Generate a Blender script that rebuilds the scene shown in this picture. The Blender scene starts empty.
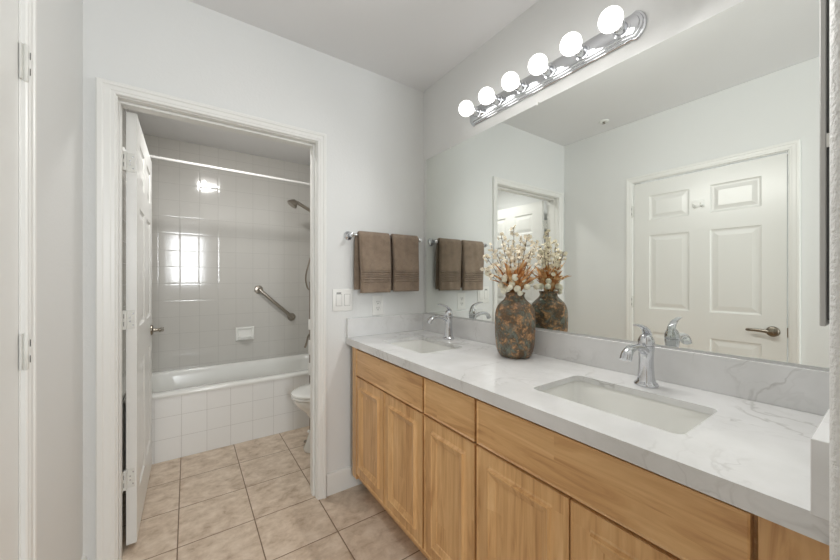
import bpy, bmesh, math, random
from mathutils import Vector, Matrix

scn = bpy.context.scene
COL = scn.collection
H = 1.258                      # camera height; measured heights are written relative to it

# ------------------------------------------------------------------ camera
cam_d = bpy.data.cameras.new('camera')
cam = bpy.data.objects.new('camera', cam_d); COL.objects.link(cam)
cam.location = (0, 0, H)
cam.rotation_euler = (math.pi / 2, 0, -0.6046)
cam_d.sensor_width = 36.0
cam_d.lens = 336.2 / 840 * 36
cam_d.shift_y = -0.75 / 840
cam_d.clip_start = 0.01
scn.camera = cam

# ------------------------------------------------------------------ world, lights, exposure
w = bpy.data.worlds.new('daylight'); scn.world = w; w.use_nodes = True
w.node_tree.nodes['Background'].inputs[0].default_value = (0.92, 0.96, 1.0, 1)
w.node_tree.nodes['Background'].inputs[1].default_value = 1.0

def area(name, loc, rot, sx, sy, power, color=(1, 1, 1)):
    d = bpy.data.lights.new(name, 'AREA'); d.shape = 'RECTANGLE'; d.size = sx; d.size_y = sy
    d.energy = power; d.color = color
    o = bpy.data.objects.new(name, d); COL.objects.link(o); o.location = loc; o.rotation_euler = rot
    return o
# daylight coming in through the bedroom window behind the camera
area('window_daylight', (-0.01, -2.96, 1.75), (math.pi / 2, 0, 0), 0.64, 1.14, 27, (0.94, 0.975, 1.0))
# soft fill at an unseen bedroom window, added to light the left wall
area('added_side_fill', (1.93, -2.10, 1.30), (0, math.pi / 2, 0), 1.9, 1.3, 13, (0.94, 0.975, 1.0))
BULB = 1.3
AIM = Vector((-0.72, -0.42, -0.55)).normalized()
BULB_WATT = 1.02
DOME = 2.0
DOME_WATT = 7.5

vs_ = scn.view_settings
vs_.view_transform = 'Standard'; vs_.look = 'None'; vs_.gamma = 1; vs_.use_curve_mapping = False
vs_.exposure = 1.06
scn.cycles.use_denoising = True
scn.cycles.max_bounces = 12; scn.cycles.diffuse_bounces = 6; scn.cycles.glossy_bounces = 8
scn.cycles.sample_clamp_indirect = 6.0

# ------------------------------------------------------------------ material helpers
def srgb(r, g, b):
    def f(c):
        c /= 255.0
        return c / 12.92 if c <= 0.04045 else ((c + 0.055) / 1.055) ** 2.4
    return (f(r), f(g), f(b), 1.0)

class NT:
    def __init__(self, name):
        self.m = bpy.data.materials.new(name); self.m.use_nodes = True
        self.t = self.m.node_tree; self.b = self.t.nodes['Principled BSDF']
    def n(self, typ, **kw):
        x = self.t.nodes.new(typ)
        for k, v in kw.items(): setattr(x, k, v)
        return x
    def l(self, a, b): self.t.links.new(a, b)
    def math(self, op, a, b=None, c=None):
        x = self.n('ShaderNodeMath', operation=op)
        for i, v in enumerate((a, b, c)):
            if v is None: continue
            if isinstance(v, (int, float)): x.inputs[i].default_value = v
            else: self.l(v, x.inputs[i])
        return x.outputs[0]
    def ramp(self, fac, stops):
        x = self.n('ShaderNodeValToRGB'); e = x.color_ramp.elements
        while len(e) < len(stops): e.new(0.5)
        for i, (p, c) in enumerate(stops): e[i].position = p; e[i].color = c
        self.l(fac, x.inputs[0]); return x.outputs[0]
    def noise(self, vec, scale, detail=3, rough=0.5, dist=0.0):
        x = self.n('ShaderNodeTexNoise'); x.inputs['Scale'].default_value = scale
        x.inputs['Detail'].default_value = detail; x.inputs['Roughness'].default_value = rough
        x.inputs['Distortion'].default_value = dist
        if vec is not None: self.l(vec, x.inputs['Vector'])
        return x.outputs['Fac']
    def map(self, vec, scale=(1, 1, 1), loc=(0, 0, 0)):
        x = self.n('ShaderNodeMapping'); x.inputs['Scale'].default_value = scale; x.inputs['Location'].default_value = loc
        self.l(vec, x.inputs['Vector']); return x.outputs[0]
    def mix(self, fac, a, b, blend='MIX'):
        x = self.n('ShaderNodeMix', data_type='RGBA', blend_type=blend)
        for i, v in ((0, fac), (6, a), (7, b)):
            if isinstance(v, (int, float)): x.inputs[i].default_value = v
            elif isinstance(v, tuple): x.inputs[i].default_value = v
            else: self.l(v, x.inputs[i])
        return x.outputs[2]
    def bump(self, h, strength, dist):
        x = self.n('ShaderNodeBump'); x.inputs['Strength'].default_value = strength; x.inputs['Distance'].default_value = dist
        self.l(h, x.inputs['Height']); self.l(x.outputs[0], self.b.inputs['Normal'])
    def pos(self): return self.n('ShaderNodeNewGeometry').outputs['Position']
    def obj(self): return self.n('ShaderNodeTexCoord').outputs['Object']
    def base(self, v):
        if isinstance(v, tuple): self.b.inputs['Base Color'].default_value = v
        else: self.l(v, self.b.inputs['Base Color'])
    def rough(self, r): self.b.inputs['Roughness'].default_value = r

def plain(name, col, rough=0.5, metal=0.0, coat=0.0):
    t = NT(name); t.base(col); t.rough(rough); t.b.inputs['Metallic'].default_value = metal
    t.b.inputs['Coat Weight'].default_value = coat
    return t.m

def paint(name, col, scale, strength, rough=0.6):
    t = NT(name); p = t.pos()
    n1 = t.noise(p, scale, 3, 0.55)
    t.base(col); t.rough(rough); t.bump(n1, strength, 0.002 if strength < 1 else 0.0035); return t.m

M = {}
M['wall'] = paint('wall_paint', srgb(222, 223, 222), 95, 0.35)
M['stub'] = paint('wall_paint_textured', srgb(222, 223, 222), 150, 1.0)
M['ceiling'] = paint('ceiling_paint', srgb(228, 228, 229), 60, 0.15)
M['trim'] = plain('trim_paint', srgb(228, 228, 225), 0.33)
M['door'] = plain('door_paint', srgb(226, 226, 223), 0.28)
M['hinge'] = plain('hinge_paint', srgb(214, 214, 209), 0.4)
M['dark'] = plain('dark_gap', srgb(40, 36, 30), 0.7)
M['chrome'] = plain('chrome', srgb(214, 216, 220), 0.09, 1.0)
M['chrome_soft'] = plain('chrome_soft', srgb(196, 198, 203), 0.2, 1.0)
M['nickel'] = plain('brushed_nickel', srgb(150, 142, 130), 0.3, 1.0)
M['steel'] = plain('brushed_steel', srgb(165, 158, 148), 0.28, 1.0)
M['mirror'] = plain('mirror_glass', srgb(240, 243, 239), 0.0, 1.0)
M['porcelain'] = plain('porcelain', srgb(232, 232, 228), 0.12, 0, 0.3)
M['tubwhite'] = plain('tub_enamel', srgb(226, 226, 222), 0.15, 0, 0.3)
M['plate'] = plain('plate_plastic', srgb(232, 232, 229), 0.35)
M['plate_line'] = plain('plate_seam', srgb(176, 176, 173), 0.5)
M['plate_grey'] = plain('plate_print', srgb(120, 120, 120), 0.5)
M['slot'] = plain('socket_slot', srgb(70, 70, 68), 0.6)
M['aluminium'] = plain('cabinet_metal', srgb(176, 175, 172), 0.45, 0.15)
M['aluminium_light'] = plain('channel_metal', srgb(196, 197, 196), 0.35, 0.3)
M['rodwhite'] = plain('rod_paint', srgb(206, 205, 202), 0.4)
M['carpet'] = plain('bedroom_carpet', srgb(140, 130, 118), 0.9)
M['bedroom_wall'] = paint('bedroom_wall_paint', srgb(178, 172, 162), 95, 0.3)
M['pompom'] = paint('pompom_fluff', srgb(240, 236, 216), 500, 0.9, 0.8)
M['petal'] = plain('petal_white', srgb(248, 240, 222), 0.7)
M['stem'] = plain('stem_brown', srgb(112, 92, 66), 0.7)

def emit(name, col, strength):
    t = NT(name); t.base(col); t.b.inputs['Emission Color'].default_value = col
    t.b.inputs['Emission Strength'].default_value = strength; return t.m
M['bulb'] = emit('lit_bulb', (1.0, 0.985, 0.96, 1), BULB)
M['dome'] = emit('lit_dome', (1.0, 0.98, 0.95, 1), DOME)

def leaf_mat():
    t = NT('dry_leaf'); n = t.noise(t.obj(), 30, 2)
    t.base(t.ramp(n, [(0.35, srgb(166, 104, 56)), (0.5, srgb(210, 152, 94)), (0.68, srgb(232, 198, 150))])); t.rough(0.6); return t.m
M['leaf'] = leaf_mat()

def wood(name, axis):
    """maple: boards about 6 cm wide glued side by side, grain along axis (z or y)"""
    t = NT(name); p = t.obj(); s = t.n('ShaderNodeSeparateXYZ'); t.l(p, s.inputs[0])
    rnd = t.n('ShaderNodeObjectInfo').outputs['Random']
    across = s.outputs['Y'] if axis == 'z' else s.outputs['Z']
    along = s.outputs['Z'] if axis == 'z' else s.outputs['Y']
    wob = t.noise(t.map(p, (1, 4, 1) if axis == 'z' else (1, 1, 4)), 1.5, 1)
    bw = t.math('ADD', t.math('MULTIPLY', across, 15.0), t.math('MULTIPLY', rnd, 17.0))
    board = t.math('FLOOR', bw)
    # boards are also butt-jointed along their length
    cut = t.math('FLOOR', t.math('ADD', t.math('MULTIPLY', along, 0.9), t.math('MULTIPLY', board, 0.37)))
    wn = t.n('ShaderNodeTexWhiteNoise', noise_dimensions='2D')
    cv = t.n('ShaderNodeCombineXYZ'); t.l(board, cv.inputs[0]); t.l(cut, cv.inputs[1]); t.l(cv.outputs[0], wn.inputs['Vector'])
    tone = wn.outputs['Value']
    off = t.n('ShaderNodeVectorMath', operation='ADD'); t.l(p, off.inputs[0])
    cv2 = t.n('ShaderNodeCombineXYZ'); t.l(t.math('MULTIPLY', tone, 9.0), cv2.inputs[0]); t.l(t.math('MULTIPLY', rnd, 11.0), cv2.inputs[1]); t.l(t.math('MULTIPLY', tone, 5.0), cv2.inputs[2])
    t.l(cv2.outputs[0], off.inputs[1]); q = off.outputs[0]
    g1 = t.noise(t.map(q, (9, 9, 0.9) if axis == 'z' else (9, 0.9, 9)), 3.2, 4, 0.6, 1.4)
    g2 = t.noise(t.map(q, (60, 60, 2.0) if axis == 'z' else (60, 2.0, 60)), 3.0, 3, 0.6)
    f = t.math('ADD', t.math('ADD', t.math('MULTIPLY', g1, 0.86), t.math('MULTIPLY', g2, 0.14)), t.math('MULTIPLY', t.math('SUBTRACT', tone, 0.5), 0.15))
    c = t.ramp(f, [(0.30, srgb(184, 137, 86)), (0.45, srgb(206, 161, 108)), (0.62, srgb(219, 177, 124)), (0.8, srgb(228, 190, 140))])
    t.base(c); t.rough(0.34); t.b.inputs['Coat Weight'].default_value = 0.25; t.b.inputs['Coat Roughness'].default_value = 0.25
    t.bump(g2, 0.05, 0.001); return t.m
M['wood_v'] = wood('maple_vertical', 'z')
M['wood_h'] = wood('maple_horizontal', 'y')

def marble():
    t = NT('white_marble_quartz'); p = t.pos()
    warp = t.n('ShaderNodeTexNoise'); warp.inputs['Scale'].default_value = 3.0; warp.inputs['Detail'].default_value = 4
    t.l(p, warp.inputs['Vector'])
    wv = t.n('ShaderNodeVectorMath', operation='SCALE'); t.l(warp.outputs['Color'], wv.inputs[0]); wv.inputs['Scale'].default_value = 0.42
    a = t.n('ShaderNodeVectorMath', operation='ADD'); t.l(p, a.inputs[0]); t.l(wv.outputs[0], a.inputs[1])
    n1 = t.noise(t.map(a.outputs[0], (1.0, 1.7, 1.2), (3.1, 0.4, 0.2)), 2.6, 5, 0.5)
    v1 = t.math('SUBTRACT', 1.0, t.math('MINIMUM', t.math('MULTIPLY', t.math('ABSOLUTE', t.math('SUBTRACT', n1, 0.5)), 70.0), 1.0))
    n2 = t.noise(t.map(a.outputs[0], (1.3, 0.9, 1.4), (8.3, 2.4, 1.2)), 6.0, 4, 0.55)
    v2 = t.math('SUBTRACT', 1.0, t.math('MINIMUM', t.math('MULTIPLY', t.math('ABSOLUTE', t.math('SUBTRACT', n2, 0.5)), 40.0), 1.0))
    gate = t.math('MINIMUM', t.math('MAXIMUM', t.math('MULTIPLY', t.math('SUBTRACT', t.noise(p, 3.1, 2), 0.46), 7.0), 0.0), 1.0)
    v = t.math('MULTIPLY', t.math('ADD', t.math('MULTIPLY', v1, 0.42), t.math('MULTIPLY', v2, 0.10)), gate)
    cloud = t.ramp(t.noise(p, 7, 4), [(0.35, srgb(213, 213, 212)), (0.65, srgb(224, 224, 224))])
    t.base(t.mix(v, cloud, srgb(150, 147, 142))); t.rough(0.16); return t.m
M['marble'] = marble()

def tile_height(t, coord, pitch, origin, grout):
    """0 at joint, 1 on tile, from fractional distance to joint"""
    u = t.math('FRACT', t.math('ADD', t.math('DIVIDE', t.math('SUBTRACT', coord, origin), pitch), 200.0))
    d = t.math('MULTIPLY', t.math('MINIMUM', u, t.math('SUBTRACT', 1.0, u)), pitch)
    return d

def wall_tile(name, hax, pitch, ho, zo, col, groutcol, zmax=None):
    t = NT(name); s = t.n('ShaderNodeSeparateXYZ'); t.l(t.pos(), s.inputs[0])
    dx = tile_height(t, s.outputs[hax], pitch, ho, 0); dz = tile_height(t, s.outputs['Z'], pitch, zo, 0)
    d = t.math('MINIMUM', dx, dz)
    g = t.math('LESS_THAN', d, 0.0013)
    var = t.noise(t.pos(), 2.2, 2)
    t.base(t.mix(g, col, groutcol))
    mr = t.n('ShaderNodeMapRange', interpolation_type='SMOOTHSTEP'); mr.inputs['From Min'].default_value = 0.0005; mr.inputs['From Max'].default_value = 0.010
    t.l(d, mr.inputs['Value'])
    h = t.math('ADD', mr.outputs[0], t.math('MULTIPLY', var, 0.35))
    t.l(t.math('ADD', t.math('MULTIPLY', g, 0.5), 0.09), t.b.inputs['Roughness'])
    t.b.inputs['Specular IOR Level'].default_value = 0.6
    t.bump(h, 0.22, 0.0012); return t.m
TP = 0.1462
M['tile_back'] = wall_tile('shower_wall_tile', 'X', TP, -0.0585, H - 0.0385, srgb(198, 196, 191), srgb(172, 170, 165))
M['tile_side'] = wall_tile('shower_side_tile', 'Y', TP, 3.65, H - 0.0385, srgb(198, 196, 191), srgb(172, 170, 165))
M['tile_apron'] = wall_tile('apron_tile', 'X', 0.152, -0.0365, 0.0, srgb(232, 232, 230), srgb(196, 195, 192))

def floor_tile():
    t = NT('beige_floor_tile'); s = t.n('ShaderNodeSeparateXYZ'); t.l(t.pos(), s.inputs[0])
    P = 0.3278
    dx = tile_height(t, s.outputs['X'], P, -0.0395, 0); dy = tile_height(t, s.outputs['Y'], P, 1.9405, 0)
    d = t.math('MINIMUM', dx, dy); g = t.math('LESS_THAN', d, 0.0026)
    fx = t.math('FLOOR', t.math('DIVIDE', t.math('ADD', s.outputs['X'], 0.0395), P)); fy = t.math('FLOOR', t.math('DIVIDE', t.math('SUBTRACT', s.outputs['Y'], 1.9405), P))
    cv = t.n('ShaderNodeCombineXYZ'); t.l(fx, cv.inputs[0]); t.l(fy, cv.inputs[1])
    wn = t.n('ShaderNodeTexWhiteNoise', noise_dimensions='2D'); t.l(cv.outputs[0], wn.inputs['Vector'])
    sc = t.n('ShaderNodeVectorMath', operation='SCALE'); t.l(wn.outputs['Color'], sc.inputs[0]); sc.inputs['Scale'].default_value = 7
    ad = t.n('ShaderNodeVectorMath', operation='ADD'); t.l(sc.outputs[0], ad.inputs[0]); t.l(t.pos(), ad.inputs[1])
    n1 = t.noise(t.map(ad.outputs[0], (1, 1.25, 1)), 13, 7, 0.66, 0.35); n2 = t.noise(ad.outputs[0], 34, 3, 0.6)
    f = t.math('ADD', t.math('MULTIPLY', n1, 0.8), t.math('MULTIPLY', n2, 0.2))
    c = t.ramp(f, [(0.30, srgb(160, 140, 120)), (0.44, srgb(192, 173, 153)), (0.56, srgb(208, 191, 172)), (0.72, srgb(222, 208, 192))])
    t.base(t.mix(g, c, srgb(122, 101, 80)))
    mr = t.n('ShaderNodeMapRange', interpolation_type='SMOOTHSTEP'); mr.inputs['From Min'].default_value = 0.002; mr.inputs['From Max'].default_value = 0.006
    t.l(d, mr.inputs['Value'])
    h = t.math('ADD', mr.outputs[0], t.math('MULTIPLY', n1, 0.5)); t.rough(0.42); t.bump(h, 0.4, 0.002); return t.m
M['floor'] = floor_tile()

def towel_mat():
    t = NT('brown_terry'); p = t.obj(); n = t.noise(p, 650, 2, 0.6); n2 = t.noise(p, 18, 3)
    c = t.ramp(t.math('ADD', t.math('MULTIPLY', n, 0.6), t.math('MULTIPLY', n2, 0.4)), [(0.3, srgb(108, 91, 76)), (0.7, srgb(160, 141, 122))])
    t.base(c); t.rough(0.95); t.b.inputs['Sheen Weight'].default_value = 0.25; t.bump(n, 0.8, 0.003); return t.m
M['towel'] = towel_mat()

def vase_mat():
    t = NT('mottled_stoneware'); p = t.obj()
    n = t.noise(p, 16, 5, 0.65, 0.6); n2 = t.noise(t.map(p, (1, 1, 1), (5, 3, 1)), 70, 3, 0.6)
    vo = t.n('ShaderNodeTexVoronoi'); vo.inputs['Scale'].default_value = 130; t.l(p, vo.inputs['Vector'])
    n3 = t.noise(t.map(p, (1, 1, 1), (2, 7, 4)), 24, 6, 0.7, 0.9)
    a = t.ramp(t.math('ADD', t.math('MULTIPLY', n, 0.75), t.math('MULTIPLY', n2, 0.25)), [(0.42, srgb(128, 136, 124)), (0.50, srgb(98, 94, 80)), (0.56, srgb(112, 86, 58))])
    o = t.ramp(t.math('ADD', t.math('MULTIPLY', n3, 0.8), t.math('MULTIPLY', n2, 0.2)), [(0.48, (0, 0, 0, 1)), (0.60, (1, 1, 1, 1))])
    oc = t.ramp(n2, [(0.35, srgb(156, 106, 62)), (0.6, srgb(222, 172, 122))])
    c = t.mix(o, a, oc)
    t.base(t.mix(t.math('MULTIPLY', vo.outputs['Distance'], 0.45), c, srgb(46, 38, 30)))
    t.rough(0.38); t.bump(t.math('ADD', vo.outputs['Distance'], n2), 0.6, 0.003); return t.m
M['vase'] = vase_mat()

# ------------------------------------------------------------------ object helpers
ROOTW = {}
def wloc(o): return ROOTW.get(o.name, Vector((0, 0, 0)))

def tag(o, label=None, cat=None, group=None, kind=None):
    if label: o['label'] = label
    if cat: o['category'] = cat
    if group: o['group'] = group
    if kind: o['kind'] = kind
    return o

def obj(name, bm, mat, parent=None, smooth=None, origin=None):
    """link bm (built in world coordinates) as one mesh object"""
    org = Vector(origin) if origin is not None else (wloc(parent) if parent else Vector((0, 0, 0)))
    bmesh.ops.recalc_face_normals(bm, faces=bm.faces[:])
    bmesh.ops.translate(bm, verts=bm.verts[:], vec=-org)
    me = bpy.data.meshes.new(name); bm.to_mesh(me); bm.free()
    me.materials.append(M[mat] if isinstance(mat, str) else mat)
    o = bpy.data.objects.new(name, me); COL.objects.link(o)
    if smooth is not None:
        me.polygons.foreach_set('use_smooth', [True] * len(me.polygons))
        if smooth < 180: me.set_sharp_from_angle(angle=math.radians(smooth))
    if parent:
        o.parent = parent; o.location = org - wloc(parent)
    else: o.location = org
    ROOTW[o.name] = org
    return o

def thing(name, loc, label, cat, group=None, kind=None):
    o = bpy.data.objects.new(name, None); COL.objects.link(o); o.location = loc
    o.empty_display_size = 0.05; ROOTW[o.name] = Vector(loc)
    return tag(o, label, cat, group, kind)

def copy_tree(o, parent=None):
    c = o.copy(); COL.objects.link(c)
    if parent: c.parent = parent
    for ch in list(o.children): copy_tree(ch, c)
    return c

def new(): return bmesh.new()

def box(bm, a, b, bev=0.0, seg=2):
    x0, y0, z0 = (min(a[i], b[i]) for i in range(3)); x1, y1, z1 = (max(a[i], b[i]) for i in range(3))
    v = [bm.verts.new(p) for p in ((x0,y0,z0),(x1,y0,z0),(x1,y1,z0),(x0,y1,z0),(x0,y0,z1),(x1,y0,z1),(x1,y1,z1),(x0,y1,z1))]
    fs = [bm.faces.new([v[i] for i in q]) for q in ((0,3,2,1),(4,5,6,7),(0,1,5,4),(1,2,6,5),(2,3,7,6),(3,0,4,7))]
    if bev > 0:
        es = list({e for f in fs for e in f.edges})
        bmesh.ops.bevel(bm, geom=es, offset=bev, segments=seg, profile=0.5, affect='EDGES')
    return bm

def loft(bm, rings, close=True, cap0=True, cap1=True):
    vr = [[bm.verts.new(p) for p in r] for r in rings]
    n = len(rings[0])
    for a, b in zip(vr[:-1], vr[1:]):
        for i in range(n if close else n - 1):
            j = (i + 1) % n
            bm.faces.new((a[i], a[j], b[j], b[i]))
    if cap0: bm.faces.new(vr[0])
    if cap1: bm.faces.new(vr[-1])
    return vr

def tube(bm, pts, rad, seg=12, flat=(1.0, 1.0), up=None):
    pts = [Vector(p) for p in pts]
    if isinstance(rad, (int, float)): rad = [rad] * len(pts)
    rings = []; prev = None
    for i, p in enumerate(pts):
        t = (pts[min(i + 1, len(pts) - 1)] - pts[max(i - 1, 0)]).normalized()
        if prev is None:
            u = Vector(up) if up else (Vector((0, 0, 1)) if abs(t.z) < 0.9 else Vector((1, 0, 0)))
        else: u = prev
        a = (u - t * u.dot(t)).normalized(); b = t.cross(a); prev = a
        rings.append([p + (a * math.cos(2*math.pi*k/seg) * flat[0] + b * math.sin(2*math.pi*k/seg) * flat[1]) * rad[i] for k in range(seg)])
    loft(bm, rings); return bm

def smooth_path(pts, n=6):
    """Catmull-Rom through pts (tuples of any length)"""
    out = []
    P = [pts[0]] + list(pts) + [pts[-1]]
    for i in range(1, len(P) - 2):
        for k in range(n):
            t = k / n
            out.append(tuple(0.5 * (2*b + (c - a)*t + (2*a - 5*b + 4*c - d)*t*t + (-a + 3*b - 3*c + d)*t**3) for a, b, c, d in zip(P[i-1], P[i], P[i+1], P[i+2])))
    out.append(tuple(pts[-1])); return out

def lathe(bm, prof, origin, axis='z', seg=32):
    """prof: (radius, height along axis)"""
    o = Vector(origin); rings = []
    ax = {'z': (Vector((1,0,0)), Vector((0,1,0)), Vector((0,0,1))), 'x': (Vector((0,1,0)), Vector((0,0,1)), Vector((1,0,0))),
          '-x': (Vector((0,1,0)), Vector((0,0,1)), Vector((-1,0,0))), 'y': (Vector((1,0,0)), Vector((0,0,1)), Vector((0,1,0))),
          '-y': (Vector((1,0,0)), Vector((0,0,1)), Vector((0,-1,0))), '-z': (Vector((1,0,0)), Vector((0,1,0)), Vector((0,0,-1)))}[axis] if isinstance(axis, str) else axis
    for r, h in prof:
        r = max(r, 1e-4)
        rings.append([o + ax[2]*h + (ax[0]*math.cos(2*math.pi*k/seg) + ax[1]*math.sin(2*math.pi*k/seg))*r for k in range(seg)])
    loft(bm, rings); return bm

def ball(bm, c, r, sub=2, scale=(1, 1, 1)):
    m = Matrix.Translation(c) @ Matrix.Diagonal((*scale, 1))
    bmesh.ops.create_icosphere(bm, subdivisions=sub, radius=r, matrix=m); return bm

def rrect(x0, x1, y0, y1, r, n=6):
    pts = []
    for cx, cy, a0 in ((x1-r, y1-r, 0), (x0+r, y1-r, 90), (x0+r, y0+r, 180), (x1-r, y0+r, 270)):
        for k in range(n + 1):
            a = math.radians(a0 + 90*k/n); pts.append((cx + r*math.cos(a), cy + r*math.sin(a)))
    return pts

def panelled(bm, W, Hh, panels, n0, n1, mp, prof, chamfer=0.0, both=True):
    """slab u 0..W, v 0..Hh, n n0..n1 with raised panels (u0,u1,v0,v1) on the n1 face (and the n0 face)"""
    def quad(a, b, c, d): bm.faces.new([bm.verts.new(mp(*p)) for p in (a, b, c, d)])
    c = chamfer
    for nf, s in ((n1, 1),) + (((n0, -1),) if both else ()):
        us = sorted({c, W - c} | {p[i] for p in panels for i in (0, 1)}); vs = sorted({c, Hh - c} | {p[i] for p in panels for i in (2, 3)})
        for i in range(len(us) - 1):
            for j in range(len(vs) - 1):
                um, vm = (us[i]+us[i+1])/2, (vs[j]+vs[j+1])/2
                if any(p[0] < um < p[1] and p[2] < vm < p[3] for p in panels): continue
                quad((us[i], vs[j], nf), (us[i+1], vs[j], nf), (us[i+1], vs[j+1], nf), (us[i], vs[j+1], nf))
        for p in panels:
            rings = [[(p[0]+o, p[2]+o, nf+s*d), (p[1]-o, p[2]+o, nf+s*d), (p[1]-o, p[3]-o, nf+s*d), (p[0]+o, p[3]-o, nf+s*d)] for o, d in prof]
            loft(bm, [[mp(*q) for q in r] for r in rings], cap0=False, cap1=True)
    if c > 0:
        loft(bm, [[mp(*q) for q in r] for r in ([(0,0,n1-c),(W,0,n1-c),(W,Hh,n1-c),(0,Hh,n1-c)], [(c,c,n1),(W-c,c,n1),(W-c,Hh-c,n1),(c,Hh-c,n1)])], cap0=False, cap1=False)
    loft(bm, [[mp(*q) for q in r] for r in ([(0,0,n0),(W,0,n0),(W,Hh,n0),(0,Hh,n0)], [(0,0,n1-c),(W,0,n1-c),(W,Hh,n1-c),(0,Hh,n1-c)])], cap0=not both, cap1=False)
    bmesh.ops.remove_doubles(bm, verts=bm.verts[:], dist=1e-5)
    return bm

def casing(bm, u0, u1, v0, v1, mp, prof, k0=1.0, k1=1.0, kt=1.0):
    rings = []
    for o, n in prof: rings.append([mp(*p) for p in ((u0-o*k0, v0, n), (u0-o*k0, v1+o*kt, n), (u1+o*k1, v1+o*kt, n), (u1+o*k1, v0, n))])
    loft(bm, rings, close=False, cap0=False, cap1=False)
    # end grain at the floor, back
    for k in (0, 3): bm.faces.new([bm.verts.new(r[k]) for r in rings])
    return bm

# ------------------------------------------------------------------ room shell
XL, XR, YB, CZ = -0.354, 1.357, 1.92, H + 1.310     # left wall, mirror wall, door wall, ceiling
YB2 = 2.04                                           # far face of the door wall
SY, SXL, SXR, SCZ = 3.65, -0.354, 1.330, H + 1.222    # bath room beyond: tiled back wall, sides, ceiling
def struct(name, bm, mat, smooth=None): return tag(obj(name, bm, mat, None, smooth), kind='structure')

bm = new(); box(bm, (-2.0, -0.06, -0.06), (1.6, 3.8, 0)); struct('floor', bm, 'floor')
bm = new(); box(bm, (-2.0, -3.1, -0.06), (2.0, -0.06, 0)); struct('floor_bedroom', bm, 'carpet')
bm = new(); box(bm, (-2.0, -0.06, CZ), (2.0, YB2, CZ + 0.08)); struct('ceiling', bm, 'ceiling')
bm = new(); box(bm, (-2.0, -3.1, CZ), (2.0, -0.06, CZ + 0.08)); struct('ceiling_bedroom', bm, 'bedroom_wall')
bm = new(); box(bm, (SXL - 0.1, YB2, SCZ), (1.6, SY + 0.1, SCZ + 0.16)); struct('ceiling_bath', bm, 'ceiling')
# door wall, with the bath doorway
OX0, OX1, OZ = -0.246, 0.606, H + 0.782
bm = new(); box(bm, (XL - 0.1, YB, 0), (OX0 - 0.012, YB2, CZ)); box(bm, (OX1 + 0.012, YB, 0), (XR + 0.1, YB2, CZ)); box(bm, (OX0 - 0.012, YB, OZ + 0.012), (OX1 + 0.012, YB2, CZ))
struct('wall_back', bm, 'wall')
# left wall, with the closed door
DY0, DY1, DZ = 0.420, 1.292, H + 0.790
bm = new(); box(bm, (XL - 0.12, -0.06, 0), (XL, DY0 - 0.015, CZ)); box(bm, (XL - 0.12, DY1 + 0.012, 0), (XL, YB, CZ)); box(bm, (XL - 0.12, DY0 - 0.015, DZ + 0.014), (XL, DY1 + 0.012, CZ))
struct('wall_left', bm, 'wall')
bm = new(); box(bm, (XR, 0.06, 0), (XR + 0.1, YB, CZ)); struct('wall_right', bm, 'wall')
# wall stub at the right edge of the frame, bullnosed corners
STX, STY = 0.678, 0.058
bm = new(); pts = []
for cx_, cy_, a0 in ((STX + 0.02, STY - 0.02, 90), (STX + 0.02, -0.062 + 0.02, 180)):
    for k in range(7): a = math.radians(a0 + 90*k/6); pts.append((cx_ + 0.02*math.cos(a), cy_ + 0.02*math.sin(a)))
pts += [(2.0, -0.062), (2.0, STY)]
loft(bm, [[(x, y, 0) for x, y in pts], [(x, y, CZ) for x, y in pts]]); struct('wall_near', bm, 'stub', 30)
# bedroom shell behind the camera
bm = new(); box(bm, (-2.0, -0.16, 0), (XL - 0.12, -0.06, CZ)); struct('wall_bedroom_front', bm, 'bedroom_wall')
bm = new(); box(bm, (-2.1, -3.1, 0), (-2.0, -0.06, CZ)); struct('wall_bedroom_left', bm, 'bedroom_wall')
bm = new(); box(bm, (2.0, -3.1, 0), (2.1, -2.77, CZ)); box(bm, (2.0, -1.43, 0), (2.1, 0.06, CZ)); box(bm, (2.0, -2.77, 0), (2.1, -1.43, 0.33)); box(bm, (2.0, -2.77, 2.27), (2.1, -1.43, CZ)); struct('wall_bedroom_right', bm, 'bedroom_wall')
bm = new()
for a, b in (((-2.77, 0.33), (-2.73, 2.27)), ((-1.47, 0.33), (-1.43, 2.27)), ((-2.77, 0.33), (-1.43, 0.37)), ((-2.77, 2.23), (-1.43, 2.27)), ((-2.12, 0.33), (-2.08, 2.27))): box(bm, (2.03, a[0], a[1]), (2.07, b[0], b[1]))
struct('added_side_window', bm, 'trim')  # unseen window, added as an opening for the side fill light
WX0, WX1, WZ0, WZ1 = -0.38, 0.36, 1.04, 2.36
bm = new(); box(bm, (-2.0, -3.1, 0), (WX0, -3.0, CZ)); box(bm, (WX1, -3.1, 0), (2.0, -3.0, CZ)); box(bm, (WX0, -3.1, 0), (WX1, -3.0, WZ0)); box(bm, (WX0, -3.1, WZ1), (WX1, -3.0, CZ))
struct('wall_bedroom_window', bm, 'bedroom_wall')
bm = new(); t_ = 0.04
for a, b in (((WX0, WZ0), (WX0 + t_, WZ1)), ((WX1 - t_, WZ0), (WX1, WZ1)), ((WX0, WZ0), (WX1, WZ0 + t_)), ((WX0, WZ1 - t_), (WX1, WZ1)), ((-0.03, WZ0), (0.01, WZ1)), ((WX0, 1.66), (WX1, 1.70))):
    box(bm, (a[0], -3.07, a[1]), (b[0], -3.03, b[1]))
struct('window_1', bm, 'trim')

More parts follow.
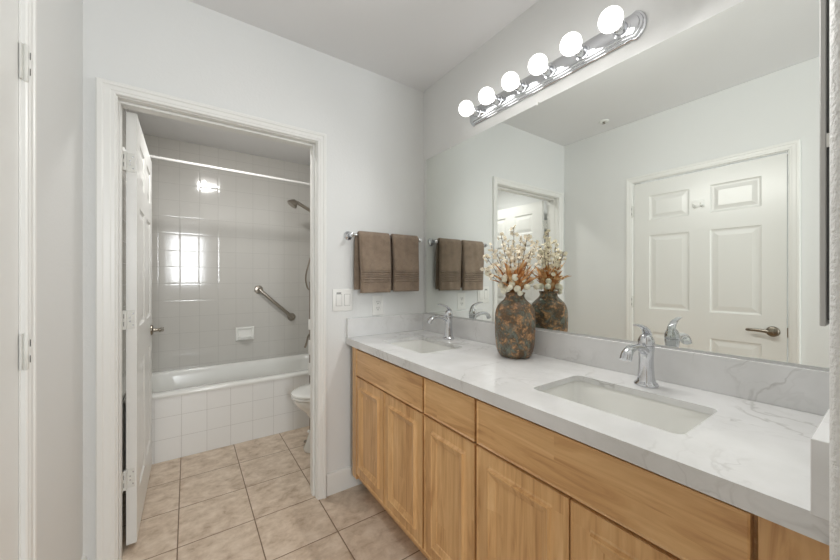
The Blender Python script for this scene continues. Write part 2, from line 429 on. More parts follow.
# bath room beyond the doorway
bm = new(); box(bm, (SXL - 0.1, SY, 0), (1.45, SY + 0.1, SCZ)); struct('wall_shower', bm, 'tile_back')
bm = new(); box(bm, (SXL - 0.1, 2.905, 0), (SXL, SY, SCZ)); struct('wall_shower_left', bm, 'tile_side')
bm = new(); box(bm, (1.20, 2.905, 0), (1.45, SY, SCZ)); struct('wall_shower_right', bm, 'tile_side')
bm = new(); box(bm, (SXL - 0.1, YB2, 0), (SXL, 2.905, SCZ)); struct('wall_bath_left', bm, 'wall')
bm = new(); box(bm, (SXR, YB2, 0), (1.45, 2.905, SCZ)); struct('wall_bath_right', bm, 'wall')

# casings and jambs
CPROF = [(0.004, 0.0), (0.004, 0.010), (0.008, 0.014), (0.016, 0.0145), (0.020, 0.017), (0.036, 0.018), (0.040, 0.0215), (0.052, 0.022), (0.056, 0.019), (0.057, 0.0)]
bm = new(); casing(bm, OX0, OX1, 0.0, OZ, lambda u, v, n: (u, YB - n, v), CPROF, 1.2, 0.93, 0.96); struct('trim_1', bm, 'trim')
bm = new()
for a, b in (((OX0 - 0.012, YB, 0), (OX0, YB2, OZ + 0.012)), ((OX1, YB, 0), (OX1 + 0.012, YB2, OZ + 0.012)), ((OX0, YB, OZ), (OX1, YB2, OZ + 0.012)),
             ((OX1 - 0.011, 1.955, 0), (OX1, 1.995, OZ)), ((OX0 + 0.0045, 1.955, OZ - 0.011), (OX1 - 0.0115, 1.995, OZ))): box(bm, a, b, 0.0015, 1)
box(bm, (OX0, 1.955, 0), (OX0 + 0.004, 1.995, OZ), 0.001, 1)
struct('trim_2', bm, 'trim')
bm = new(); casing(bm, DY0 - 0.004, DY1 + 0.002, 0.0, DZ + 0.004, lambda u, v, n: (XL + n * 0.8, u, v), [(o * 0.92, n) for o, n in CPROF]); struct('trim_3', bm, 'trim')
bm = new()
for a, b in (((XL - 0.12, DY0 - 0.015, 0), (XL, DY0 - 0.003, DZ + 0.014)), ((XL - 0.12, DY1 + 0.001, 0), (XL, DY1 + 0.012, DZ + 0.014)), ((XL - 0.12, DY0 - 0.003, DZ + 0.003), (XL, DY1 + 0.001, DZ + 0.014))): box(bm, a, b, 0.001, 1)
struct('trim_4', bm, 'trim')
# baseboards
def baseboard(name, a, b, n):
    """run a->b on the floor (xy), thickness towards n"""
    bm = new(); prof = [(0, 0), (0.013, 0), (0.013, 0.112), (0.009, 0.122), (0.0, 0.126)]
    r = [[(p[0] + n[0]*d, p[1] + n[1]*d, h) for d, h in prof] for p in (a, b)]
    loft(bm, r); struct(name, bm, 'trim')
baseboard('baseboard_back', (OX1 + 0.058, YB), (XR, YB), (0, -1))
baseboard('baseboard_left', (XL, DY1 + 0.062), (XL, YB), (1, 0))
baseboard('baseboard_bath', (OX1 + 0.062, YB2), (SXR, YB2), (0, 1))

# ------------------------------------------------------------------ doors
DPROF = [(0, 0), (0.004, -0.004), (0.012, -0.0075), (0.020, -0.0075), (0.046, -0.002)]
def six_panels(W):
    st = 0.112; mid = 0.12; pw = (W - 2*st - mid) / 2
    cols = ((st, st + pw), (W - st - pw, W - st))
    return [(a, b, c, d) for a, b in cols for c, d in ((0.20, 0.82), (1.005, 1.593), (1.713, 1.911))]
def hinge(parent, c, mp, mat='hinge', hh=0.046):
    """mp(u,v,n): u across leaf, v up, n out"""
    bm = new()
    for u0, u1 in ((-0.013, -0.003), (0.003, 0.018)):
        r = [(u0, -hh, 0), (u1, -hh, 0), (u1, hh, 0), (u0, hh, 0)]
        loft(bm, [[mp(*p) for p in r], [mp(p[0], p[1], 0.0025) for p in r]])
    h = obj('hinge', bm, mat, parent)
    bm = new(); tube(bm, [mp(0, -hh - 0.003, 0.005), mp(0, -hh, 0.005), mp(0, hh, 0.005), mp(0, hh + 0.003, 0.005)], [0.0035, 0.0055, 0.0055, 0.0035], 10)
    obj('knuckle', bm, mat, h, 40)
    bm = new()
    for k in (-1, 1):
        r = [(q_, k*hh*0.45 + w_*0.009, 0.0100) for q_, w_ in ((-0.0012, -1), (0.0012, -1), (0.0012, 1), (-0.0012, 1))]
        loft(bm, [[mp(*p) for p in r], [mp(p[0], p[1], 0.0108) for p in r]])
    obj('slot', bm, 'slot', h)
    return h

# bath door, opened square into the bath room
D1X0, D1X1, D1Y = -0.2355, -0.1975, 2.062
W1, HD = 0.812, 2.018
d1 = thing('door_1', (D1X0, D1Y, 0), 'white six panel door standing open into the tiled bath room', 'door', kind='structure')
bm = new(); panelled(bm, W1, HD, six_panels(W1), D1X0, D1X1, lambda u, v, n: (n, D1Y + u, 0.020 + v), DPROF); obj('leaf', bm, 'door', d1)
for z in (H + 0.545, H - 0.188, H - 0.928):
    bm = new()
    box(bm, (D1X0 + 0.003, D1Y - 0.0025, z - 0.044), (D1X1 - 0.007, D1Y - 0.0002, z + 0.044), 0.0008, 1)
    box(bm, (OX0 + 0.0002, D1Y - 0.060, z - 0.044), (OX0 + 0.0025, D1Y - 0.020, z + 0.044), 0.0008, 1)
    box(bm, (OX0 + 0.0015, D1Y - 0.022, z - 0.044), (D1X0 + 0.004, D1Y - 0.0005, z + 0.044), 0.0008, 1)
    h = obj('hinge', bm, 'hinge', d1)
    bm = new()
    for dz in (-0.027, -0.009, 0.009, 0.027): lathe(bm, [(0.0, 0), (0.0035, 0.0), (0.003, 0.0012), (0, 0.0012)], (D1X0 + 0.018 + 0.007*(1 if abs(dz) > 0.01 else -0.5), D1Y - 0.0024, z + dz), '-y', 10)
    obj('screw', bm, 'chrome_soft', h)
    bm = new()
    for dz in (-0.018, 0.018): box(bm, (OX0 + 0.004, D1Y - 0.0232, z + dz - 0.010), (OX0 + 0.0058, D1Y - 0.0215, z + dz + 0.010))
    obj('slot', bm, 'slot', h)
def lever_handle(parent, p, out, along, mat):
    """rosette at p, out = unit normal, along = lever direction"""
    p = Vector(p); o = Vector(out); a = Vector(along); c = o.cross(a)
    bm = new(); lathe(bm, [(0.0, 0), (0.032, 0), (0.033, 0.004), (0.030, 0.009), (0.024, 0.012), (0.0, 0.013)], p, (a, c, o), 28)
    hd = obj('handle', bm, mat, parent, 50)
    bm = new(); lathe(bm, [(0.0, 0.01), (0.012, 0.01), (0.0105, 0.03), (0.0105, 0.048), (0.014, 0.052), (0.014, 0.066), (0.0, 0.068)], p, (a, c, o), 20)
    pts = smooth_path([(0, 0.059), (0.03, 0.060), (0.075, 0.056), (0.118, 0.050)], 5)
    tube(bm, [p + a*s + o*n + Vector((0, 0, 0.006*math.sin(s*22))) for s, n in pts], [0.0115]*4 + [0.010]*(len(pts) - 6) + [0.0085, 0.005], 12, (1.0, 0.62), up=(0, 0, 1))
    obj('lever', bm, mat, hd, 50)
lever_handle(d1, (D1X1, D1Y + W1 - 0.065, 0.925), (1, 0, 0), (0, -1, 0), 'nickel')
bm = new(); box(bm, (D1X0 + 0.007, D1Y + W1 - 0.0004, 0.885), (D1X1 - 0.007, D1Y + W1 + 0.0012, 0.965)); obj('latch_plate', bm, 'nickel', d1)

# closed door in the left wall (seen directly at the left edge and in the mirror)
W2 = DY1 - DY0 - 0.004
d2 = thing('door_2', (XL, DY0, 0), 'closed white six panel door in the left wall, seen whole in the mirror', 'door', kind='structure')
bm = new(); panelled(bm, W2, HD + 0.006, six_panels(W2), XL - 0.037, XL - 0.002, lambda u, v, n: (n, DY0 + 0.002 + u, 0.018 + v), DPROF); obj('leaf', bm, 'door', d2)
for z in (H + 0.561, H - 0.187, H - 0.935):
    hinge(d2, None, lambda u, v, n, z=z: (XL + 0.0005 + n * 1.5, DY1 + 0.008 + u, z + v))
lever_handle(d2, (XL - 0.002, DY0 + 0.062, H - 0.332), (1, 0, 0), (0, 1, 0), 'nickel')
bm = new(); box(bm, (XL - 0.010, DY0 - 0.003, H - 0.362), (XL + 0.0008, DY0 + 0.001, H - 0.302)); obj('strike_plate', bm, 'nickel', d2)

# double robe hook on the closed door
hk = thing('robe_hook', (XL - 0.002, 0.862, H + 0.54), 'small white double hook fixed high between the panels of the closed door', 'hook')
bm = new(); box(bm, (XL - 0.0019, 0.828, H + 0.525), (XL + 0.003, 0.896, H + 0.575), 0.002); obj('back_plate', bm, 'plate', hk)
for s in (-1, 1):
    bm = new(); y = 0.862 + s*0.022
    tube(bm, smooth_path([(XL + 0.002, y, H + 0.535), (XL + 0.016, y, H + 0.524), (XL + 0.028, y, H + 0.528), (XL + 0.033, y, H + 0.543)], 4), 0.004, 10)
    ball(bm, (XL + 0.033, y, H + 0.545), 0.0055, 1); obj('hook', bm, 'hinge', hk, 60)

# ------------------------------------------------------------------ bathtub and apron
TX0, TX1, TY0, TY1, TZ = -0.354, 1.20, 2.912, 3.65, H - 0.790
tub = thing('bathtub', (0.42, 3.28, 0), 'white bathtub behind the tiled apron in the room beyond the doorway', 'bathtub')
def rr(x0, x1, y0, y1, r, z, n=8): return [(x, y, z) for x, y in rrect(x0, x1, y0, y1, r, n)]
bm = new(); e = 0.0
rings = [rr(TX0 + .001, TX1 - .001, TY0 - .004, TY1 - .001, 0.006, TZ - 0.030), rr(TX0 + .001, TX1 - .001, TY0 - .006, TY1 - .001, 0.008, TZ - 0.016), rr(TX0 + .004, TX1 - .004, TY0 - .002, TY1 - .004, 0.01, TZ - 0.005), rr(TX0 + .012, TX1 - .012, TY0 + .010, TY1 - .012, 0.015, TZ),
         rr(TX0 + 0.065, TX1 - 0.075, TY0 + 0.075, TY1 - 0.055, 0.15, TZ), rr(TX0 + 0.078, TX1 - 0.088, TY0 + 0.088, TY1 - 0.066, 0.15, TZ - 0.008),
         rr(TX0 + 0.10, TX1 - 0.10, TY0 + 0.10, TY1 - 0.075, 0.15, TZ - 0.05), rr(TX0 + 0.17, TX1 - 0.12, TY0 + 0.125, TY1 - 0.10, 0.15, TZ - 0.22),
         rr(TX0 + 0.25, TX1 - 0.15, TY0 + 0.15, TY1 - 0.13, 0.14, TZ - 0.32), rr(TX0 + 0.33, TX1 - 0.20, TY0 + 0.21, TY1 - 0.19, 0.10, TZ - 0.35)]
loft(bm, rings, cap0=False); obj('basin', bm, 'tubwhite', tub, 50)
bm = new(); box(bm, (TX0 + .001, TY0, 0), (TX1 - .001, TY0 + 0.06, TZ - 0.014)); obj('tiled_apron', bm, 'tile_apron', tub)
bm = new(); lathe(bm, [(0, 0), (0.03, 0), (0.03, 0.004), (0.02, 0.006), (0, 0.006)], (TX1 - 0.30, 3.28, TZ - 0.350), 'z', 20); obj('drain', bm, 'chrome', tub, 40)

# shower curtain rod
rod = thing('shower_rod', (0.42, 2.955, H + 0.835), 'straight white shower rod running across above the bathtub', 'shower rod')
bm = new(); tube(bm, [(SXL + 0.004, 2.955, H + 0.846), (1.196, 2.955, H + 0.820)], 0.0108, 16); obj('rod', bm, 'rodwhite', rod, 60)
for x, ax, z in ((SXL, 'x', H + 0.846), (1.20, '-x', H + 0.820)):
    bm = new(); lathe(bm, [(0, 0.0002), (0.032, 0.0002), (0.03, 0.008), (0.018, 0.014), (0.018, 0.03), (0, 0.03)], (x, 2.955, z), ax, 20); obj('flange', bm, 'plate', rod, 40)

# grab bar on the tile
ga, gb = Vector((0.578, SY, H - 0.102)), Vector((0.890, SY, H - 0.392))
gr = thing('grab_bar', ga, 'steel grab bar slanting down across the shower tile', 'grab bar')
bm = new(); o_ = Vector((0, -0.045, 0)); d_ = (gb - ga).normalized()
tube(bm, [ga + Vector((0, -0.004, 0)), ga + Vector((0, -0.028, 0)), ga + o_*0.9 + d_*0.008, ga + o_ + d_*0.025, gb + o_ - d_*0.025, gb + o_*0.9 - d_*0.008, gb + Vector((0, -0.028, 0)), gb + Vector((0, -0.004, 0))], 0.0155, 16)
obj('bar', bm, 'steel', gr, 60)
for p in (ga, gb):
    bm = new(); lathe(bm, [(0, 0.0002), (0.040, 0.0002), (0.040, 0.006), (0.034, 0.014), (0.018, 0.017), (0, 0.017)], p, '-y', 28); obj('flange', bm, 'steel', gr, 40)

# ceramic soap dish
sd = thing('soap_dish', (0.456, SY, H - 0.525), 'white ceramic soap dish set in the shower tile below the grab bar', 'soap dish')
bm = new(); x0, x1, z0, z1 = 0.374, 0.538, H - 0.588, H - 0.462
def ring(i, y, b=0): return [(x0+i, y, z0+i+b), (x1-i, y, z0+i+b), (x1-i, y, z1-i), (x0+i, y, z1-i)]
loft(bm, [ring(0, SY - 0.0002), ring(0.002, SY - 0.012), ring(0.010, SY - 0.016), ring(0.020, SY - 0.012), ring(0.030, SY - 0.004)], cap0=False); obj('recess', bm, 'porcelain', sd)
bm = new(); rs = []
for i in range(9):
    x = x0 + 0.022 + (x1 - x0 - 0.044) * i / 8; q = math.sin(math.pi * (i + 0.7) / 9.4)
    rs.append([(x, SY - 0.006, z0 + 0.018), (x, SY - 0.02 - 0.035*q, z0 + 0.016), (x, SY - 0.024 - 0.036*q, z0 + 0.036), (x, SY - 0.018 - 0.034*q, z0 + 0.036), (x, SY - 0.016 - 0.024*q, z0 + 0.026), (x, SY - 0.006, z0 + 0.026)])
loft(bm, rs); obj('tray', bm, 'porcelain', sd, 50)

# hand shower on its bracket, with hose
hs = thing('hand_shower', (0.83, 3.30, H + 0.70), 'dark chrome hand shower with its hose, hanging at the right of the tub', 'shower head')
bm = new(); dirn = Vector((-0.62, 0.0, -0.78)).normalized(); u = Vector((0, 1, 0)); v = dirn.cross(u)
hc = Vector((0.822, 3.30, H + 0.722))
lathe(bm, [(0, -0.032), (0.020, -0.03), (0.036, -0.010), (0.047, 0.010), (0.050, 0.022), (0.043, 0.028), (0, 0.028)], hc, (u, v, dirn), 28); obj('head', bm, 'steel', hs, 40)
bm = new(); tube(bm, smooth_path([(0.835, 3.30, H + 0.735), (0.875, 3.30, H + 0.722), (0.93, 3.30, H + 0.694), (1.02, 3.30, H + 0.648)], 4), [0.018]*4 + [0.016]*9, 14); obj('handle', bm, 'steel', hs, 60)
bm = new(); tube(bm, [(1.0, 3.30, H + 0.66), (1.06, 3.30, H + 0.70), (1.198, 3.30, H + 0.74)], [0.02, 0.011, 0.011], 14); lathe(bm, [(0, .0005), (0.03, .0005), (0.026, 0.01), (0, 0.012)], (1.20, 3.30, H + 0.74), '-x', 20); obj('bracket', bm, 'nickel', hs, 40)
bm = new(); tube(bm, smooth_path([(1.02, 3.30, H + 0.648), (1.05, 3.30, H + 0.45), (0.985, 3.30, H + 0.215), (0.944, 3.30, H + 0.06), (0.942, 3.30, H - 0.03), (0.975, 3.30, H - 0.10), (1.06, 3.30, H - 0.02), (1.12, 3.30, H + 0.3), (1.13, 3.30, H + 0.62), (1.15, 3.30, H + 0.72)], 7), 0.0075, 10); obj('hose', bm, 'nickel', hs, 60)

# dome lamp on the bath room ceiling (its reflection shows in the tile)
dm = thing('ceiling_lamp', (0.203, 2.46, SCZ), 'lit round dome lamp on the bath room ceiling, mirrored in the shower tile', 'lamp')
bm = new(); lathe(bm, [(0, 0.0003), (0.135, 0.0003), (0.135, 0.018), (0.128, 0.022), (0, 0.022)], (0.203, 2.46, SCZ), '-z', 40); obj('base', bm, 'plate', dm, 30)
bm = new(); lathe(bm, [(0, 0.021)] + [(0.125*math.cos(a), 0.021 + 0.062*math.sin(a)) for a in [k*math.pi/20 for k in range(11)]], (0.203, 2.46, SCZ), '-z', 40); obj('shade', bm, 'dome', dm, 60)
ld = bpy.data.lights.new('dome_light', 'AREA'); ld.shape = 'DISK'; ld.size = 0.2; ld.energy = DOME_WATT; ld.color = (1.0, 0.985, 0.96)
lo = bpy.data.objects.new('dome_light', ld); COL.objects.link(lo); lo.location = (0.203, 2.46, SCZ - 0.0845); lo.rotation_euler = Vector((0.22, 0.30, -1)).to_track_quat('-Z', 'Y').to_euler()

# ------------------------------------------------------------------ toilet
TC = 2.50
to = thing('toilet', (0.98, TC, 0), 'white toilet beside the tub, only its front showing past the doorway', 'toilet')
def egg(xf, xb, hw, z, n=40, sq=0.0):
    """outline pointing to -x: front xf, back xb"""
    xm = xf + (xb - xf) * 0.58; out = []
    for k in range(n):
        a = 2*math.pi*k/n; c, s = math.cos(a), math.sin(a)
        rx = (xm - xf) if c < 0 else (xb - xm)
        out.append((xm + rx*c, TC + hw*math.copysign(abs(s)**(1 - sq), s), z))
    return out
bm = new()
loft(bm, [egg(0.70, 1.20, 0.115, 0.0), egg(0.695, 1.20, 0.118, 0.02), egg(0.715, 1.19, 0.105, 0.06), egg(0.745, 1.17, 0.095, 0.15), egg(0.75, 1.16, 0.105, 0.22), egg(0.70, 1.14, 0.15, 0.29), egg(0.645, 1.12, 0.178, 0.34), egg(0.625, 1.10, 0.186, 0.375), egg(0.622, 1.10, 0.186, 0.392), egg(0.635, 1.09, 0.175, 0.396)])
obj('bowl', bm, 'porcelain', to, 60)
bm = new(); loft(bm, [egg(0.618, 1.075, 0.186, 0.398), egg(0.612, 1.08, 0.190, 0.403), egg(0.612, 1.08, 0.190, 0.413), egg(0.618, 1.075, 0.186, 0.417)]); obj('seat', bm, 'porcelain', to, 40)
bm = new(); loft(bm, [egg(0.616, 1.085, 0.187, 0.4185), egg(0.611, 1.09, 0.191, 0.423), egg(0.613, 1.09, 0.190, 0.433), egg(0.63, 1.08, 0.175, 0.441), egg(0.70, 1.03, 0.11, 0.444)]); obj('lid', bm, 'porcelain', to, 50)
bm = new(); box(bm, (1.115, TC - 0.22, 0.36), (1.322, TC + 0.22, 0.735), 0.022, 3); box(bm, (0.95, TC - 0.12, 0.20), (1.20, TC + 0.12, 0.385), 0.03, 3); obj('tank', bm, 'porcelain', to, 50)
bm = new(); box(bm, (1.104, TC - 0.23, 0.7355), (1.328, TC + 0.23, 0.772), 0.012, 3); obj('tank_lid', bm, 'porcelain', to, 50)
for s in (-1, 1):
    bm = new(); lathe(bm, [(0, 0), (0.013, 0), (0.012, 0.012), (0, 0.018)], (0.74, TC + s*0.112, 0.013), 'z', 12); obj('bolt_cap', bm, 'nickel', to, 60)

# slim upright stand glimpsed above the toilet, by the jamb
fx, fy = 0.831, 2.80
fs = thing('bathroom_stand', (fx, fy, 0), 'slim chrome and white upright stand with a short lever behind the toilet', 'stand')
bm = new(); lathe(bm, [(0, 0), (0.022, 0), (0.022, 0.008), (0.012, 0.016), (0, 0.016)], (fx, fy, 0), 'z', 24); obj('foot', bm, 'plate', fs, 40)
bm = new(); tube(bm, [(fx, fy, 0.012), (fx, fy, H - 0.02)], 0.0065, 12); obj('pole', bm, 'nickel', fs, 60)
for a, b in ((-0.415, -0.33), (-0.62, -0.50), (-0.79, -0.69)):
    bm = new(); lathe(bm, [(0.0066, a), (0.013, a), (0.0145, a + 0.006), (0.0145, b - 0.006), (0.013, b), (0.0066, b)], (fx, fy, H), 'z', 16); obj('sleeve', bm, 'plate', fs, 40)
bm = new(); tube(bm, smooth_path([(fx, fy, H - 0.45), (fx - 0.016, fy, H - 0.47), (fx - 0.028, fy, H - 0.52), (fx - 0.042, fy, H - 0.56)], 4), [0.008]*4 + [0.007]*5 + [0.009]*4, 12); obj('lever', bm, 'nickel', fs, 60)

# ------------------------------------------------------------------ vanity
CX0, CZT, CTH = 0.7707, H - 0.349, 0.040       # counter front edge, top, thickness
CY0, CY1 = STY + 0.001, YB - 0.001
FX = 0.796                                     # front face of the doors
BX = 0.816                                     # front of the cabinet boxes
CABT = CZT - CTH - 0.0005
DT = H - 0.555; DB = H - 1.108; FT = H - 0.402; FB = H - 0.546
WPROF = [(0, 0), (0.004, -0.003), (0.007, -0.0125), (0.012, -0.0125), (0.015, -0.0095), (0.034, -0.003), (0.036, 0.0)]
def cabinet(name, y0, y1, label, fronts, doors):
    c = thing(name, (BX, (y0 + y1)/2, 0), label, 'cabinet', 'maple vanity cabinets')
    bm = new(); box(bm, (BX + 0.018, y0 + 0.0005, 0.10), (XR - 0.002, y1 - 0.0005, CABT - 0.16)); obj('carcass', bm, 'wood_v', c)
    bm = new(); box(bm, (BX, y0 + 0.0005, 0.10), (BX + 0.0178, y1 - 0.0005, CABT), 0.001, 1); obj('face_frame', bm, 'wood_h', c)
    bm = new(); box(bm, (BX + 0.075, y0 + 0.0005, 0.0), (BX + 0.09, y1 - 0.0005, 0.0998)); obj('toe_kick', bm, 'wood_h', c)
    for a, b in fronts:
        bm = new(); panelled(bm, b - a, FT - FB, [], BX - 0.0005, FX, lambda u, v, n, a=a: (n, a + u, FB + v), WPROF, 0.0045, both=False)
        obj('drawer_front', bm, 'wood_h', c, origin=(BX, a, FB))
    for a, b in doors:
        W_ = b - a; H_ = DT - DB; st = 0.046
        bm = new(); panelled(bm, W_, H_, [(st, W_ - st, st, H_ - st)], BX - 0.0005, FX, lambda u, v, n, a=a: (n, a + u, DB + v), WPROF, 0.0045, both=False)
        obj('door', bm, 'wood_v', c, origin=(BX, a, DB))
    return c
# FX is nearer the room than BX: the slab runs from BX out to FX
cabinet('base_cabinet', 1.124, 1.806, 'two door maple cabinet under the far sink, next to the doorway wall', [(1.130, 1.792)], [(1.462, 1.792), (1.130, 1.457)])
cabinet('base_cabinet', 0.821, 1.122, 'narrow one door maple cabinet in the middle of the vanity, below the vase', [(0.826, 1.117)], [(0.826, 1.117)])
cabinet('base_cabinet', 0.147, 0.819, 'two door maple cabinet under the near sink', [(0.152, 0.814)], [(0.485, 0.814), (0.152, 0.480)])
for nm, a, b, lb in (('filler_panel', 1.808, CY1 - 0.055, 'narrow maple filler strip closing the vanity at its far left end'), ('filler_panel', CY0, 0.145, 'plain maple filler strip closing the vanity at its near right end')):
    bm = new(); box(bm, (FX + 0.006, a, 0.10), (BX + 0.0178, b, CABT), 0.001, 1)
    tag(obj(nm, bm, 'wood_v', None, origin=(BX, a, 0.1)), lb, 'cabinet')

# counter with two cut-outs
SINKS = (1.492, 0.484); SX0, SX1, SHW = 0.905, 1.170, 0.200
def slab_with_holes(bm, outer, holes, z0, z1):
    for z in (z1, z0):
        es = []
        for loop in [outer] + holes:
            vs = [bm.verts.new((x, y, z)) for x, y in loop]
            es += [bm.edges.new((vs[i], vs[(i+1) % len(vs)])) for i in range(len(vs))]
        bmesh.ops.triangle_fill(bm, use_beauty=True, use_dissolve=False, edges=es)
    for loop in [outer] + holes: loft(bm, [[(x, y, z0) for x, y in loop], [(x, y, z1) for x, y in loop]], cap0=False, cap1=False)
    bmesh.ops.remove_doubles(bm, verts=bm.verts[:], dist=1e-5)
ct = thing('countertop', (CX0, (CY0+CY1)/2, CZT - CTH), 'long white marble countertop with two sink cut-outs on the maple vanity', 'countertop')
bm = new()
slab_with_holes(bm, [(CX0, CY0), (XR - 0.001, CY0), (XR - 0.001, CY1), (CX0 + 0.011, CY1)], [rrect(SX0, SX1, c - SHW, c + SHW, 0.022, 6) for c in SINKS], CZT - 0.0195, CZT)
obj('slab', bm, 'marble', ct)
bm = new(); fe = [(CX0, CY0), (CX0 + 0.030, CY0), (CX0 + 0.041, CY1), (CX0 + 0.011, CY1)]
loft(bm, [[(x, y, CZT - CTH) for x, y in fe], [(x, y, CZT - 0.0195) for x, y in fe]]); obj('front_edge', bm, 'marble', ct)
SPT = H - 0.2354
bm = new(); box(bm, (XR - 0.022, CY0, CZT + 0.0002), (XR - 0.001, CY1, SPT), 0.001, 1); tag(obj('backsplash', bm, 'marble', None), 'long white marble backsplash running below the mirror', 'backsplash')
bm = new(); box(bm, (CX0 + 0.016, CY1 - 0.020, CZT + 0.0002), (XR - 0.0225, CY1, SPT), 0.001, 1); tag(obj('side_splash', bm, 'marble', None), 'white marble side splash on the doorway wall, below the outlet', 'backsplash')
bm = new(); box(bm, (CX0 - 0.012, CY0, CZT + 0.0002), (XR - 0.0225, CY0 + 0.022, SPT), 0.001, 1); tag(obj('side_splash', bm, 'marble', None), 'white marble side splash at the near right end of the counter', 'backsplash')

# sinks
def make_sink(c):
    s = thing('sink', (1.04, c, CZT - CTH), '', 'sink')
    bm = new(); z = CZT - 0.0201
    R = lambda i, r, dz: [(x, y, z - dz) for x, y in rrect(SX0 - 0.004 + i, SX1 + 0.004 - i, c - SHW - 0.004 + i, c + SHW + 0.004 - i, r, 6)]
    loft(bm, [R(-0.018, 0.03, 0.016), R(-0.018, 0.03, 0.0), R(0.0, 0.024, 0.0), R(0.003, 0.026, 0.006), R(0.010, 0.03, 0.09), R(0.022, 0.035, 0.112), R(0.045, 0.03, 0.120), R(0.09, 0.02, 0.124)], cap0=False)
    obj('basin', bm, 'porcelain', s, 50)
    bm = new(); lathe(bm, [(0, 0), (0.024, 0), (0.024, 0.003), (0.017, 0.005), (0.015, 0.002), (0, 0.002)], (1.055, c, z - 0.1238), 'z', 24); obj('drain', bm, 'chrome', s, 40)
    return s
s1 = make_sink(SINKS[0]); s1['label'] = 'white rectangular undermount sink by the doorway wall, left of the vase'
s2 = copy_tree(s1); s2.location.y = SINKS[1]; s2['label'] = 'white rectangular undermount sink nearest the camera, right of the vase'
for s in (s1, s2): s['group'] = 'undermount sinks'

# faucets
def make_faucet(x, y):
    f = thing('faucet', (x, y, CZT), '', 'faucet', 'chrome faucets')
    bm = new(); lathe(bm, [(0, 0.0002), (0.034, 0.0002), (0.035, 0.004), (0.033, 0.009), (0.027, 0.013), (0.0255, 0.020), (0.0235, 0.03), (0.0215, 0.06), (0.0208, 0.09), (0.0222, 0.112), (0.0240, 0.126), (0.0238, 0.131), (0.0, 0.131)], (x, y, CZT), 'z', 36); obj('body', bm, 'chrome', f, 50)
    bm = new(); P = smooth_path([(0.0, 0.104, .015), (-0.03, 0.123, .0145), (-0.068, 0.134, .0125), (-0.106, 0.133, .0130), (-0.131, 0.122, .0145), (-0.143, 0.102, .0160)], 5)
    tube(bm, [(x + a, y, CZT + b) for a, b, r in P], [r for a, b, r in P], 20, (0.85, 1.1), up=(0, 0, 1)); obj('spout', bm, 'chrome', f, 60)
    bm = new(); lathe(bm, [(0.0, 0.1325), (0.0232, 0.1325), (0.0243, 0.137), (0.0236, 0.148), (0.019, 0.160), (0.0125, 0.168), (0, 0.171)], (x, y, CZT), 'z', 32)
    P = smooth_path([(0.014, 0.148, .011), (0.008, 0.170, .012), (-0.012, 0.188, .0105), (-0.038, 0.198, .0085), (-0.062, 0.203, .0075), (-0.082, 0.204, .005)], 5)
    tube(bm, [(x + a, y, CZT + b) for a, b, r in P], [r for a, b, r in P], 16, (0.6, 1.15), up=(0, 0, 1)); obj('handle', bm, 'chrome', f, 60)
    return f
f1 = make_faucet(1.255, SINKS[0] + 0.030); f1['label'] = 'chrome single lever faucet behind the far sink, by the towels'
f2 = copy_tree(f1); f2.location = (1.243, SINKS[1] + 0.004, CZT); f2['label'] = 'chrome single lever faucet behind the near sink'

# ------------------------------------------------------------------ mirror
mi = thing('wall_mirror', (XR, 0.98, SPT), 'large frameless wall mirror filling the wall above the backsplash', 'mirror')
MY0, MY1, MZ0, MZ1 = CY0 + 0.004, 1.880, SPT + 0.006, H + 0.822
bm = new(); box(bm, (XR - 0.006, MY0, MZ0), (XR - 0.0004, MY1, MZ1)); obj('glass', bm, 'mirror', mi)
bm = new(); box(bm, (XR - 0.0085, MY0, MZ0 - 0.0055), (XR - 0.0002, MY1 + 0.003, MZ0 - 0.0002)); box(bm, (XR - 0.0085, MY0, MZ0 - 0.00019), (XR - 0.0062, MY1 + 0.003, MZ0 + 0.0015)); obj('channel', bm, 'aluminium_light', mi)
for y in (0.985, 1.62):
    bm = new(); box(bm, (XR - 0.0085, y - 0.005, MZ1 - 0.006), (XR - 0.0002, y + 0.005, MZ1 + 0.010), 0.002); obj('clip', bm, 'plate', mi)

# ------------------------------------------------------------------ vanity light bar
LZ, LYC = H + 0.931, 0.987
vl = thing('vanity_light', (XR, LYC, LZ), 'chrome vanity light bar with six round globe bulbs above the mirror', 'light fixture')
def outline(i):
    """bar with rounded lobed ends, inset by i"""
    hh = 0.050 - i; pts = []
    yc = 0.398; r = 0.060 - i
    a0 = math.degrees(math.asin(min(0.999, (hh + 0.004) / r)))
    for k in range(17):
        a = math.radians(-a0 + 2*a0*k/16); pts.append((yc + r*math.cos(a) , r*math.sin(a)))
    pts.append((yc + r*math.cos(math.radians(a0)) - 0.016, hh))
    n = [(-y, -z) for y, z in pts]
    pts.insert(0, (yc + r*math.cos(math.radians(a0)) - 0.016, -hh)); n = [(-y, -z) for y, z in pts]
    return pts + n
bm = new(); rg = []
for i, d in ((0, 0.0003), (0, 0.006), (0.003, 0.009), (0.007, 0.009), (0.009, 0.014), (0.013, 0.016), (0.017, 0.016), (0.019, 0.021), (0.024, 0.023)):
    rg.append([(XR - d, LYC + y, LZ + z) for y, z in outline(i)])
loft(bm, rg, cap0=False); obj('back_plate', bm, 'chrome', vl, 35)
